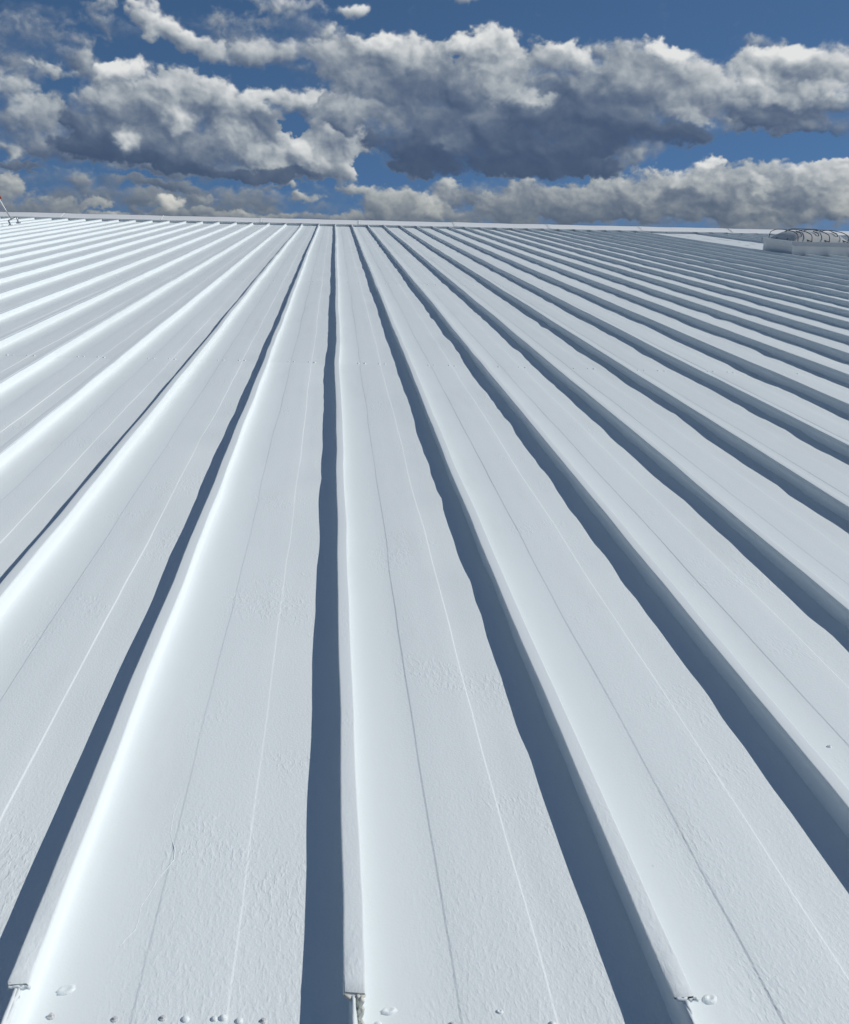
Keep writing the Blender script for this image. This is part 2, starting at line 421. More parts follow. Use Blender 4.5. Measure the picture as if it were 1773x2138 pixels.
def nd(nt, t, **inp):
    n = nt.nodes.new(t)
    for k, v in inp.items():
        k = k.replace('_', ' ')
        if isinstance(v, bpy.types.NodeSocket):
            nt.links.new(v, n.inputs[k])
        else:
            n.inputs[k].default_value = v
    return n


def mth(nt, op, a, b=0.0, c=0.0):
    n = nt.nodes.new('ShaderNodeMath')
    n.operation = op
    for i, v in enumerate((a, b, c)):
        if isinstance(v, bpy.types.NodeSocket):
            nt.links.new(v, n.inputs[i])
        else:
            n.inputs[i].default_value = v
    return n.outputs[0]


def step(nt, v, a, b, lo=0.0, hi=1.0):
    n = nd(nt, 'ShaderNodeMapRange', Value=v, From_Min=a, From_Max=b, To_Min=lo, To_Max=hi)
    n.interpolation_type = 'SMOOTHSTEP'
    return n.outputs[0]


def mapped(nt, src, scale, rot=0.0):
    n = nt.nodes.new('ShaderNodeMapping')
    n.inputs['Scale'].default_value = scale
    n.inputs['Rotation'].default_value = (0, 0, rot)
    nt.links.new(src, n.inputs[0])
    return n.outputs[0]


def coating(name, base, strength=1.0, rough=0.42, pan=False):
    """Thick white roof coating: orange-peel roller texture, brush sags, faint grime."""
    m, nt, p = new_mat(name)
    co = nt.nodes.new('ShaderNodeTexCoord').outputs['Object']
    big = nd(nt, 'ShaderNodeTexNoise', Vector=co, Scale=2.1, Detail=3.0, Roughness=0.55).outputs['Fac']
    peel = nd(nt, 'ShaderNodeTexNoise', Vector=mapped(nt, co, (150, 125, 150)), Scale=1.0, Detail=2.0, Roughness=0.6).outputs['Fac']
    sag = nd(nt, 'ShaderNodeTexNoise', Vector=mapped(nt, co, (62, 26, 40), 0.5), Scale=1.0, Detail=2.5, Roughness=0.5, Distortion=0.5).outputs['Fac']
    dab = step(nt, nd(nt, 'ShaderNodeTexNoise', Vector=mapped(nt, co, (105, 42, 60), 0.55), Scale=1.0, Detail=1.0, Roughness=0.5).outputs['Fac'], 0.50, 0.72)
    # rough patches where the coating went on heavy, most of all near the eave
    rough_zone = step(nt, big, 0.50, 0.66)
    sxyz = nd(nt, 'ShaderNodeSeparateXYZ', Vector=co)
    sy = sxyz.outputs['Y']
    eave = step(nt, sy, 2.6, 1.3)
    # the strip beside each seam was brushed out smooth
    across = mth(nt, 'FRACT', mth(nt, 'DIVIDE', sxyz.outputs['X'], PITCH))
    open_pan = step(nt, mth(nt, 'MULTIPLY_ADD', big, 0.25, across), 0.28, 0.55)
    if not pan:
        open_pan = 0.55
    heavy = mth(nt, 'MULTIPLY', mth(nt, 'MINIMUM', mth(nt, 'MULTIPLY_ADD', eave, 0.55, rough_zone), 1.0), open_pan)
    h = mth(nt, 'MULTIPLY', mth(nt, 'SUBTRACT', peel, 0.5), mth(nt, 'MULTIPLY_ADD', open_pan, 0.55, 0.18))
    h = mth(nt, 'ADD', h, mth(nt, 'MULTIPLY', mth(nt, 'SUBTRACT', sag, 0.5), mth(nt, 'MULTIPLY_ADD', heavy, 1.5, 0.06)))
    h = mth(nt, 'ADD', h, mth(nt, 'MULTIPLY', dab, mth(nt, 'MULTIPLY', heavy, 0.55)))
    b = nd(nt, 'ShaderNodeBump', Height=h, Strength=0.40 * strength, Distance=0.0032)
    nt.links.new(b.outputs[0], p.inputs['Normal'])
    grime = nd(nt, 'ShaderNodeTexNoise', Vector=mapped(nt, co, (5.0, 0.8, 5.0)), Scale=1.0, Detail=4.0, Roughness=0.65).outputs['Fac']
    fleck = nd(nt, 'ShaderNodeTexNoise', Vector=co, Scale=55.0, Detail=2.0).outputs['Fac']
    f = mth(nt, 'ADD', step(nt, grime, 0.50, 0.78, 0.0, 0.10), step(nt, fleck, 0.765, 0.79, 0.0, 0.35))
    mx = nt.nodes.new('ShaderNodeMix')
    mx.data_type = 'RGBA'
    nt.links.new(f, mx.inputs[0])
    mx.inputs[6].default_value = base
    mx.inputs[7].default_value = (0.42, 0.42, 0.40, 1)
    # each sheet took the coating a little differently
    rnd = nt.nodes.new('ShaderNodeObjectInfo').outputs['Random']
    hs = nd(nt, 'ShaderNodeHueSaturation', Color=mx.outputs[2], Value=mth(nt, 'MULTIPLY_ADD', rnd, 0.035, 0.975))
    nt.links.new(hs.outputs[0], p.inputs['Base Color'])
    nt.links.new(mth(nt, 'MULTIPLY_ADD', peel, 0.2, rough - 0.1), p.inputs['Roughness'])
    p.inputs['Specular IOR Level'].default_value = 0.3
    return m


def plain(name, c, rough=0.5, metal=0.0, noise=0.12, scale=20.0):
    m, nt, p = new_mat(name)
    co = nt.nodes.new('ShaderNodeTexCoord').outputs['Object']
    n = nd(nt, 'ShaderNodeTexNoise', Vector=co, Scale=scale, Detail=5.0, Roughness=0.6).outputs['Fac']
    hs = nd(nt, 'ShaderNodeHueSaturation', Color=(c[0], c[1], c[2], 1), Value=mth(nt, 'MULTIPLY_ADD', n, 2 * noise, 1 - noise))
    nt.links.new(hs.outputs[0], p.inputs['Base Color'])
    p.inputs['Roughness'].default_value = rough
    p.inputs['Metallic'].default_value = metal
    return m


WHITE = (0.776, 0.834, 0.846, 1)
M_PAN = coating('white_roof_coating', WHITE, pan=True)
M_SEAM = coating('white_seam_coating', WHITE, 0.8)
M_CAP = coating('white_ridge_coating', (0.80, 0.825, 0.84, 1), 0.5)
M_FLASH = coating('white_curb_coating', (0.70, 0.72, 0.72, 1), 0.5)
M_SCREW = plain('weathered_screw', (0.62, 0.63, 0.63), 0.45, 0.15)
M_STEEL = plain('galvanised_steel', (0.50, 0.52, 0.54), 0.42, 0.6)
M_ALU = plain('mill_aluminium', (0.56, 0.58, 0.59), 0.45, 0.35)
M_DARK = plain('dark_cage_wire', (0.035, 0.037, 0.045), 0.5, 0.2)
M_DOME = plain('weathered_acrylic', (0.52, 0.54, 0.53), 0.25, 0.0, 0.08, 6.0)
M_FLAG = plain('faded_orange_vinyl', (0.50, 0.075, 0.030), 0.55, 0.0, 0.2)
M_TORN = plain('torn_coating_edge', (0.62, 0.62, 0.56), 0.6, 0.0, 0.25, 90.0)
M_WALL = plain('pale_wall_sheeting', (0.55, 0.56, 0.55), 0.5, 0.1)
M_GROUND = plain('dry_grass_and_earth', (0.10, 0.105, 0.06), 0.9, 0.0, 0.4, 0.15)


# ------------------------------------------------------------------ mesh helpers
def link(name, verts, faces, mat, parent=None, smooth=True):
    me = bpy.data.meshes.new(name)
    if isinstance(verts, np.ndarray):
        verts = verts.tolist()
    if isinstance(faces, np.ndarray):
        faces = faces.tolist()
    me.from_pydata(verts, [], faces)
    me.materials.append(mat)
    if smooth:
        me.shade_smooth()
    me.update()
    o = bpy.data.objects.new(name, me)
    COL.objects.link(o)
    o.parent = parent
    return o


def copy_of(src, parent, loc, rz=None):
    o = src.copy()
    COL.objects.link(o)
    o.parent = parent
    o.location = loc
    if rz is not None:
        o.rotation_euler = (0, 0, rz)
    return o


def grid_faces(nr, nc, closed=False):
    i, j = np.meshgrid(np.arange(nr - 1), np.arange(nc if closed else nc - 1), indexing='ij')
    j2 = (j + 1) % nc
    a, b = i * nc + j, i * nc + j2
    return np.stack([a, b, b + nc, a + nc], -1).reshape(-1, 4)


class MB:
    """Collects shapes into one mesh."""

    def __init__(self):
        self.v, self.f = [], []

    def add(self, vs, fs):
        n = len(self.v)
        self.v += [tuple(p) for p in vs]
        self.f += [tuple(k + n for k in f) for f in fs]
        return self

    def box(self, lo, hi, bev=0.0):
        x0, y0, z0 = lo
        x1, y1, z1 = hi
        b = bev
        if b <= 0:
            v = [(x, y, z) for z in (z0, z1) for y in (y0, y1) for x in (x0, x1)]
            f = [(0, 2, 3, 1), (4, 5, 7, 6), (0, 1, 5, 4), (2, 6, 7, 3), (0, 4, 6, 2), (1, 3, 7, 5)]
            return self.add(v, f)
        ring = [(x0 + b, y0), (x1 - b, y0), (x1, y0 + b), (x1, y1 - b), (x1 - b, y1), (x0 + b, y1), (x0, y1 - b), (x0, y0 + b)]
        ins = [(x0 + 2 * b, y0 + b), (x1 - 2 * b, y0 + b), (x1 - b, y0 + 2 * b), (x1 - b, y1 - 2 * b), (x1 - 2 * b, y1 - b), (x0 + 2 * b, y1 - b), (x0 + b, y1 - 2 * b), (x0 + b, y0 + 2 * b)]
        v = [(x, y, z0) for x, y in ring] + [(x, y, z1 - b) for x, y in ring] + [(x, y, z1) for x, y in ins]
        f = [tuple(range(7, -1, -1)), tuple(range(16, 24))]
        for r_ in (0, 8):
            f += [(r_ + k, r_ + (k + 1) % 8, r_ + 8 + (k + 1) % 8, r_ + 8 + k) for k in range(8)]
        return self.add(v, f)

    def tube(self, pts, rad, n=8):
        pts = [Vector(p) for p in pts]
        rings = []
        up_ = Vector((0.31, 0.17, 0.93))
        for k, p in enumerate(pts):
            d = (pts[min(k + 1, len(pts) - 1)] - pts[max(k - 1, 0)]).normalized()
            a = d.cross(up_)
            if a.length < 1e-3:
                a = d.cross(Vector((1, 0, 0)))
            a.normalize()
            b = d.cross(a)
            rr = rad[k] if isinstance(rad, (list, tuple)) else rad
            rings += [p + (a * math.cos(2 * math.pi * q / n) + b * math.sin(2 * math.pi * q / n)) * rr for q in range(n)]
        f = [tuple(t) for t in grid_faces(len(pts), n, True).tolist()]
        f += [tuple(range(n - 1, -1, -1)), tuple(range((len(pts) - 1) * n, len(pts) * n))]
        return self.add(rings, f)

    def lathe(self, prof, n=12, squash=1.0):
        v = [(r_ * math.cos(2 * math.pi * q / n), r_ * math.sin(2 * math.pi * q / n) * squash, z) for r_, z in prof for q in range(n)]
        f = [tuple(t) for t in grid_faces(len(prof), n, True).tolist()]
        f += [tuple(range((len(prof) - 1) * n, len(prof) * n))]
        return self.add(v, f)

    def build(self, name, mat, parent=None, smooth=False):
        return link(name, self.v, self.f, mat, parent, smooth)


def wander(Y, seed, lam, kink=0.5):
    """Smooth-to-kinked random wander along the slope, unit amplitude."""
    rng = np.random.RandomState(seed)
    n = int(60 / lam) + 4
    k = rng.uniform(-1, 1, n)
    t = Y / lam + rng.rand()
    i = np.floor(t).astype(int)
    f = t - i
    s = f * f * (3 - 2 * f)
    f = kink * f + (1 - kink) * s
    return k[i] * (1 - f) + k[i + 1] * f


# ------------------------------------------------------------------ ground and building body
g = link('ground', [(-4000, -4000, 0), (4000, -4000, 0), (4000, 4000, 0), (-4000, 4000, 0)], [(0, 1, 2, 3)], M_GROUND, smooth=False)
g['kind'] = 'structure'

roof = bpy.data.objects.new('roof', None)
COL.objects.link(roof)
roof.matrix_world = ROOF_M
roof['kind'] = 'structure'
roof['label'] = 'white coated standing seam metal roof rising to a capped ridge'

N0, N1 = -25, 35                 # seams N0..N1, bays N0..N1-1
XL, XR = N0 * PITCH, N1 * PITCH
EAVE_Y = 1.12                    # lower edge of the sheets
CAP_Y = 1.372                    # lower end of the seam caps


def ridge_y(x):
    return np.interp(x, [-16, -12.0, -6.1, 0.05, 5.45, 10.7, 15.8, 20.4, 23], [36.45, 36.5, 36.75, 37.2, 37.75, 38.25, 38.75, 39.2, 39.5])


def rows(y0, y1):
    out = [y0]
    while out[-1] < y1:
        out.append(out[-1] + 0.028 + 0.0105 * out[-1])
    k = (y1 - y0) / (out[-1] - y0)
    return y0 + (np.array(out) - y0) * k


# where the photograph shows a seam bowing sideways, metres at given distances up the slope
BOW = {
    1: [(1.3, 0.000), (2.2, -0.004), (3.6, -0.018), (5.2, -0.024), (8, -0.012), (13, 0), (40, 0)],
    -1: [(1.3, -0.004), (2.6, -0.006), (5, 0.004), (9, 0.0), (40, 0)],
    0: [(1.3, 0.0), (2.5, 0.002), (8.0, -0.008), (9.0, 0.012), (12, 0.0), (40, 0)],
}


def seam_shift(i, Y):
    d = 0.0046 * wander(Y, 900 + i, 1.5, 0.7) + 0.0030 * wander(Y, 1900 + i, 0.4, 0.5) + 0.010 * wander(Y, 2900 + i, 7.2, 0.3) * np.clip((Y - 3) / 6, 0, 1)
    if i in BOW:
        d = d + np.interp(Y, [p for p, _ in BOW[i]], [q for _, q in BOW[i]])
    return d


def seam_lift(i, Y):
    return 0.0030 * wander(Y, 3900 + i, 1.5, 0.7) + 0.0012 * wander(Y, 4900 + i, 0.45, 0.6)


def edge_wave(i, side, Y):
    """Height wander of a pan beside seam i (side 0: left of the seam, 1: right of it)."""
    a = 0.0078 if side == 0 else 0.0024
    s = 50 * i + 7 * side
    near = 0.5 + 0.5 * np.clip((Y - 2.0) / 2.5, 0, 1)
    return near * (a * wander(Y, 5000 + s, 0.34, 0.75) * (0.5 + np.abs(wander(Y, 5500 + s, 1.1, 0.5)) * 1.4) + a * 0.5 * wander(Y, 6000 + s, 1.5, 0.8) + 0.6 * a * wander(Y, 7000 + s, 0.15, 0.6))


PX = np.array([0.022, 0.0265, 0.0290, 0.0325, 0.0380, 0.0460, 0.0600, 0.09, 0.12, 0.17, 0.2172, 0.2192, 0.2216, 0.2236, 0.29, 0.35, 0.3984, 0.4002, 0.4026, 0.4046, 0.46, 0.51, 0.55, 0.58, 0.605, 0.632])
PZ = np.array([0.068, 0.036, 0.0120, 0.0048, 0.0019, 0.0006, 0.0001, 0, 0, 0, 0, 0.0003, 0.0027, 0.0030, 0.0030, 0.0030, 0.0030, 0.0027, 0.0003, 0, 0, 0, 0, 0, 0, 0.0])
LAPS = [EAVE_Y, 8.28, 15.55, 22.6, 29.5]
SKY_I = (20, 21, 22)             # seams stopped by the skylight curb
SKY_Y0, SKY_Y1 = 25.75, 27.55


def sheet(i, k):
    y0 = LAPS[k]
    top = float(ridge_y(i * PITCH)) + 0.10
    y1 = LAPS[k + 1] + 0.06 if k + 1 < len(LAPS) else top
    Y = rows(y0, y1)
    lift = 0.0003 * np.clip(1 - (Y - y0) / 0.5, 0, 1) if k else 0.0 * Y
    lower = -0.0014 * np.clip((Y - y1 + 0.10) / 0.04, 0, 1) if k + 1 < len(LAPS) else 0.0 * Y
    t = np.clip((PX - 0.03) / 0.58, 0, 1)[None, :]
    wl_, wr_ = edge_wave(i, 1, Y)[:, None], edge_wave(i + 1, 0, Y)[:, None]
    mid = (0.0016 * wander(Y, 8000 + i, 0.9, 0.2) + 0.0012 * wander(Y, 8500 + i, 0.35, 0.2))[:, None]
    ws = np.clip(1 - t * 2.2, 0, 1) ** 1.5
    wq = np.clip((t - 0.52) / 0.48, 0, 1) ** 1.2
    # the stiffening creases fade and sharpen along the sheet
    crease = (0.66 + 0.34 * wander(Y, 14000 + i, 2.3, 0.3) + 0.12 * wander(Y, 14500 + i, 0.3, 0.3))[:, None]
    z = np.where(((PX > 0.21) & (PX < 0.41))[None, :], PZ[None, :] * crease, PZ[None, :]) + wl_ * ws + wr_ * wq + mid * 4 * t * (1 - t) + (lift + lower)[:, None]
    xs = PX[None, :] + seam_shift(i, Y)[:, None] * (1 - t) + seam_shift(i + 1, Y)[:, None] * t
    rib = np.exp(-((PX - 0.2205) / 0.03) ** 2)[None, :] * (0.005 * wander(Y, 9000 + i, 0.8, 0.6) + 0.0015 * wander(Y, 9200 + i, 0.2, 0.5))[:, None] \
        + np.exp(-((PX - 0.4015) / 0.03) ** 2)[None, :] * (0.005 * wander(Y, 9500 + i, 0.8, 0.6) + 0.0015 * wander(Y, 9700 + i, 0.2, 0.5))[:, None]
    xs = xs + rib + i * PITCH
    # pans without a seam between them (upslope of the skylight) lie flat there
    V = np.stack([xs, np.broadcast_to(Y[:, None], xs.shape), z], -1)
    if i in SKY_I or i + 1 in SKY_I:
        flat = np.clip((Y - SKY_Y1) / 0.05, 0, 1)[:, None]
        if i in SKY_I:
            V[..., 2] = np.where((PX < 0.06)[None, :] & (flat > 0), 0.0004, V[..., 2])
    nr, nc = xs.shape
    F = grid_faces(nr, nc)
    if k:   # turned-down lower edge
        lip = V[0].copy()
        lip[:, 1] -= 0.03
        lip[PX > 0.07, 2] -= 0.0016
        V = np.concatenate([lip[None], V])
        F = grid_faces(nr + 1, nc)
    return link('roof_panel', V.reshape(-1, 3), F, M_PAN, roof)


PANELS = {}
for i in range(N0, N1):
    for k in range(5):
        PANELS[i, k] = sheet(i, k)


def seam(i):
    runs = [(EAVE_Y, float(ridge_y(i * PITCH)) + 0.05)]
    if i in SKY_I:
        runs = [(EAVE_Y, SKY_Y0 - 0.02)]
    for y0, y1 in runs:
        Y = rows(y0, y1)
        sx_, sz_ = seam_shift(i, Y)[:, None], seam_lift(i, Y)[:, None]
        px = np.array([0.010, 0.0115, 0.0145, 0.0155, 0.0225, 0.0235, 0.0275, 0.031])
        pz = np.array([-0.012, 0.006, 0.030, SEAM_H - 0.0035, SEAM_H - 0.0035, 0.030, 0.006, -0.012])
        up_ = np.clip(pz / SEAM_H, 0, 1)
        xs = i * PITCH + px[None, :] + sx_
        zs = pz[None, :] + sz_ * up_[None, :]
        V = np.stack([xs, np.broadcast_to(Y[:, None], xs.shape), zs], -1)
        F = grid_faces(len(Y), 8).tolist()
        F += [tuple(range(8)), tuple(range((len(Y) - 1) * 8 + 7, (len(Y) - 1) * 8 - 1, -1))]
        leg = link('standing_seam', V.reshape(-1, 3), F, M_SEAM, roof, True)
        yc = CAP_Y + {-1: 0.004, 0: -0.002, 1: 0.0}.get(i, 0.006 * math.sin(i * 5.1))
        Y = rows(yc, y1)
        sx_, sz_ = seam_shift(i, Y)[:, None], seam_lift(i, Y)[:, None]
        qx = np.array([0.0, -0.0006, 0.0008, 0.004, 0.036, 0.0392, 0.0406, 0.040])
        qz = np.array([SEAM_H - 0.0048, SEAM_H - 0.0022, SEAM_H - 0.0004, SEAM_H, SEAM_H, SEAM_H - 0.0004, SEAM_H - 0.0022, SEAM_H - 0.0048])
        wl_ = (0.0012 * wander(Y, 11000 + i, 0.5, 0.3) + 0.0006 * wander(Y, 11500 + i, 0.09, 0.3))[:, None]
        wr_ = (0.0012 * wander(Y, 12000 + i, 0.5, 0.3) + 0.0006 * wander(Y, 12500 + i, 0.09, 0.3))[:, None]
        tt = np.clip(qx / 0.04, 0, 1)[None, :]
        tip = (0.0006 * wander(Y, 13000 + i, 0.12, 0.2))[:, None]
        xs = i * PITCH + qx[None, :] + sx_ + wl_ * (1 - tt) + wr_ * tt
        V = np.stack([xs, np.broadcast_to(Y[:, None], xs.shape), qz[None, :] + sz_ + tip * (1 - 2 * np.abs(tt - 0.5))], -1)
        if abs(i) < 4:   # the coated ends are lumpy
            rq = np.random.RandomState(60 + i)
            V[0, :, 1] += rq.uniform(-0.004, 0.004, 8)
            V[:3, :, 2] += rq.uniform(-0.0012, 0.0016, (3, 8))
        F = grid_faces(len(Y), 8, True).tolist()
        F += [tuple(range(8)), tuple(range((len(Y) - 1) * 8 + 7, (len(Y) - 1) * 8 - 1, -1))]
        link('seam_cap', V.reshape(-1, 3), F, M_SEAM, leg, True)
    return leg


SEAMS = {i: seam(i) for i in range(N0, N1 + 1)}

# ridge: closure strips between the seams, then lapped cap pieces 3.64 m long
def ridge_frame(x):
    return Vector((x, float(ridge_y(x)), 0.0))


for i in range(N0, N1):
    a, b = ridge_frame(i * PITCH + 0.028), ridge_frame((i + 1) * PITCH + 0.012)
    if i in (19, 20, 21, 22):
        pass
    mb = MB()
    pts = []
    for p in (a, b):
        for dy, z in ((0.060, -0.004), (0.040, 0.004), (0.040, SEAM_H + 0.004), (0.075, SEAM_H + 0.004)):
            pts.append((p.x, p.y + dy, z))
    mb.add(pts, [(k, k + 1, k + 5, k + 4) for k in range(3)])
    mb.build('ridge_closure', M_SEAM, roof)

CAPW = 0.52
JOINTS = [-2.74 + 3.64 * k for k in range(-4, 9)]
for q in range(len(JOINTS) - 1):
    x0, x1 = JOINTS[q] - 0.05, JOINTS[q + 1]
    rng = random.Random(q)
    zb = SEAM_H + 0.012
    prof = [(-0.004, zb - 0.016), (-0.012, zb - 0.014), (-0.014, zb - 0.002), (-0.006, zb + 0.004), (0.10, zb + 0.030), (0.30, zb + 0.080), (CAPW, zb + 0.128), (CAPW + 0.06, zb + 0.130), (CAPW + 0.32, zb + 0.080), (CAPW + 0.60, zb)]
    V, n = [], 12
    for t in range(n + 1):
        x = x0 + (x1 - x0) * t / n
        e = 0.007 * max(0.0, 1 - (x - x0) / 0.16)          # the lapping end rides on the piece below it
        o = ridge_frame(x)
        w = 0.004 * math.sin(x * 1.7 + q) + 0.003 * math.sin(x * 4.3)
        V += [(x, o.y + dy, z + e + (w if 0 < k < 8 else w * 0.5)) for k, (dy, z) in enumerate(prof)]
    m = len(prof)
    F = grid_faces(n + 1, m).tolist()
    c = link('ridge_cap', V, F, M_CAP, roof, True)
    # raised lap bead with two screws at the joint
    o = ridge_frame(x0 + 0.05)
    mb = MB()
    mb.tube([(o.x, o.y + dy - 0.003, z + 0.009) for dy, z in prof[2:8]], 0.009, 6)
    mb.build('lap_bead', M_CAP, c, True)
    for dy, z in ((0.06, zb + 0.022), (0.30, zb + 0.082)):
        mb = MB().lathe([(0.014, 0), (0.014, 0.004), (0.008, 0.006), (0.007, 0.013)], 8)
        s = mb.build('screw', M_SCREW, c)
        s.location = (o.x + 0.06, o.y + dy, z + 0.008)

# far slope beyond the ridge and the walls under the eaves
far = MB()
yr0, yr1 = float(ridge_y(XL)), float(ridge_y(XR))
drop = math.tan(2 * SLOPE)
far.add([(XL, yr0 + 0.9, 0.05), (XR + PITCH, yr1 + 0.9, 0.05), (XR + PITCH, yr1 + 37, 0.05 - 36 * drop), (XL, yr0 + 37, 0.05 - 36 * drop)], [(0, 1, 2, 3)])
far.build('far_slope', M_PAN, roof)
MB().box((XL, EAVE_Y - 0.004, -0.20), (XR + PITCH, EAVE_Y + 0.03, -0.014)).build('eave_trim', M_SEAM, roof)
wall = MB().box((XL + 0.1, EAVE_Y + 0.35, 0.0), (XR + PITCH - 0.1, 73.0, 5.85)).build('building_wall', M_WALL)
wall['kind'] = 'structure'

# ------------------------------------------------------------------ fasteners
screw_mb = MB().lathe([(0.0125, -0.002), (0.0125, 0.0022), (0.0085, 0.0040), (0.0080, 0.0045)], 10)
hexn = 6
screw_mb.lathe([(0.0060, 0.0042), (0.0060, 0.0098), (0.0050, 0.0112), (0.0, 0.0115)], hexn)
screw_src = screw_mb.build('screw', M_SCREW, PANELS[0, 0])
blob_src = MB().lathe([(0.0135, -0.003), (0.0120, 0.0025), (0.0085, 0.0065), (0.0040, 0.0088), (0.0006, 0.0092)], 12).build('screw', M_PAN, PANELS[0, 0], True)
rs = random.Random(5)


def pan_z(i, x, y):
    t = min(1.0, max(0.0, (x - i * PITCH - 0.03) / 0.58))
    Y = np.array([y])
    z = float(edge_wave(i, 1, Y)[0]) * max(0, 1 - t * 2.2) ** 1.5 + float(edge_wave(i + 1, 0, Y)[0]) * max(0, (t - 0.52) / 0.48) ** 1.2
    z += (0.0016 * float(wander(Y, 8000 + i, 0.9, 0.2)[0]) + 0.0012 * float(wander(Y, 8500 + i, 0.35, 0.2)[0])) * 4 * t * (1 - t)
    return z + (0.002 if 0.2205 < x - i * PITCH < 0.4015 else 0.0)


first = {'s': True, 'b': True}


def put_screw(i, k, x, y, coated, sc_=1.0):
    src, key = (blob_src, 'b') if coated else (screw_src, 's')
    if first[key]:
        o, first[key] = src, False
        o.parent = PANELS[i, k]
        o.location = (x, y, pan_z(i, x, y))
    else:
        o = copy_of(src, PANELS[i, k], (x, y, pan_z(i, x, y)))
    o.rotation_euler = (rs.uniform(-0.08, 0.08), rs.uniform(-0.08, 0.08), rs.uniform(0, 3))
    o.scale = (sc_, sc_, sc_ * rs.uniform(0.85, 1.15))
    return o


# fasteners, daubs and runs seen near the eave: bay, x, y ...
EAVE_SCREWS = [(-1, -0.538, False), (-1, -0.420, False), (-1, -0.332, False), (-1, -0.290, True), (-1, -0.237, True), (-1, -0.221, True), (-1, -0.191, True), (-1, -0.146, False),
               (0, 0.067, True), (0, 0.204, False), (0, 0.391, True), (0, 0.469, True), (1, 0.70, True), (1, 0.83, True)]
DAUBS = [(-1, -0.527, 1.437, 0.020, 0.013, 0.5, 0.004), (0, 0.088, 1.402, 0.017, 0.010, 0.3, 0.005), (1, 0.709, 1.442, 0.017, 0.012, 0.6, 0.006), (0, 0.297, 1.403, 0.007, 0.006, 0.0, 0.003), (2, 1.386, 2.347, 0.006, 0.006, 0.2, 0.005)]
DRIPS = [(-1, [(-0.405, 2.06), (-0.408, 1.988), (-0.402, 1.907), (-0.383, 1.852), (-0.38, 1.812), (-0.407, 1.753), (-0.422, 1.692), (-0.431, 1.663), (-0.427, 1.624), (-0.428, 1.596), (-0.442, 1.569), (-0.449, 1.548)], 0.0010)]

# bare screw heads along the eave, as spaced in the photograph
for (i, x, coated) in EAVE_SCREWS:
    put_screw(i, 0, x, CAP_Y + 0.002 + rs.uniform(-0.003, 0.003), coated, rs.uniform(0.50, 0.62))
# coated screws in pairs beside the ribs at the end laps
for k, y, half, sc_ in ((1, 8.28, 12, 0.95), (2, 15.55, 15, 0.9)):
    for i in range(-half, half + 8):
        if i < N0 or i >= N1:
            continue
        for dx in (0.196, 0.246, 0.375, 0.425):
            if rs.random() < 0.93:
                put_screw(i, k, i * PITCH + dx + rs.uniform(-0.005, 0.005), y + 0.03 + rs.uniform(-0.006, 0.006), True, sc_ * rs.uniform(0.75, 1.1))

# daubs of coating by the seam ends and the torn end of the middle seam
def daub(i, x, y, rx, ry, rz, h):
    n = 16
    prof = [(1.0, -0.002), (0.92, 0.25 * h), (0.72, 0.85 * h), (0.5, h), (0.3, 0.62 * h), (0.0, 0.5 * h)]
    V = [(rx * r_ * math.cos(2 * math.pi * q / n) * (1 + 0.12 * math.sin(3 * q + i)), ry * r_ * math.sin(2 * math.pi * q / n), z) for r_, z in prof for q in range(n)]
    o = link('coating_daub', V, grid_faces(len(prof), n, True).tolist(), M_PAN, PANELS[i, 0], True)
    o.location = (x, y, pan_z(i, x, y))
    o.rotation_euler = (0, 0, rz)
    return o


for (i, x, y, rx, ry, rz, h) in DAUBS:
    daub(i, x, y, rx, ry, rz, h)


def drip(i, pts, rad):
    mb = MB()
    n = 40
    P = np.array(pts, float)
    t = np.linspace(0, len(P) - 1, n)
    xs, ys = np.interp(t, range(len(P)), P[:, 0]), np.interp(t, range(len(P)), P[:, 1])
    mb.tube([(a + 0.0025 * math.sin(13 * b + 3 * a), b, pan_z(i, a, b) - rad * 0.35) for a, b in zip(xs, ys)], [rad * (0.75 + 0.4 * math.sin(k * 1.9) ** 2) for k in range(n)], 6)
    mb.build('coating_run', M_PAN, PANELS[i, 0], True)


for i, pts, rad in DRIPS:
    drip(i, pts, rad)

rt = random.Random(3)
for i in (-1, 1):
    mb = MB()
    mb.tube([(i * PITCH + 0.0405 * q / 9, CAP_Y - 0.001 + rt.uniform(-0.0015, 0.002), SEAM_H - 0.0035 - 0.0012 * math.sin(q * 1.3)) for q in range(10)], [rt.uniform(0.0022, 0.0042) for q in range(10)], 7)
    mb.tube([(i * PITCH + 0.019 + rt.uniform(-0.003, 0.003), CAP_Y - 0.002 - 0.012 * q - rt.uniform(0, 0.003), SEAM_H - 0.006 - 0.001 * q) for q in range(14)], [rt.uniform(0.003, 0.0052) for q in range(14)], 7)
    mb.build('end_daub', M_SEAM, SEAMS[i], True)
mb = MB()
n = 26
for k in range(5):
    pts = []
    for q in range(9):
        pts.append((0.026 + 0.004 * k * 0.5 + 0.0035 * math.sin(q * 1.7 + k * 2.1), CAP_Y - 0.004 - 0.006 * rt.random() - 0.004 * k * 0.3, SEAM_H - 0.004 - q * 0.0085 + rt.uniform(-0.002, 0.002)))
    mb.tube(pts, [0.0032 + 0.002 * rt.random() for _ in pts], 6)
mb.tube([(0.002, CAP_Y - 0.004, SEAM_H - 0.004), (0.012, CAP_Y - 0.007, SEAM_H - 0.009), (0.022, CAP_Y - 0.008, SEAM_H - 0.014), (0.030, CAP_Y - 0.006, SEAM_H - 0.008), (0.040, CAP_Y - 0.004, SEAM_H - 0.005)], [0.003, 0.004, 0.005, 0.0035, 0.0025], 6)
mb.build('torn_coating', M_TORN, SEAMS[0], True)

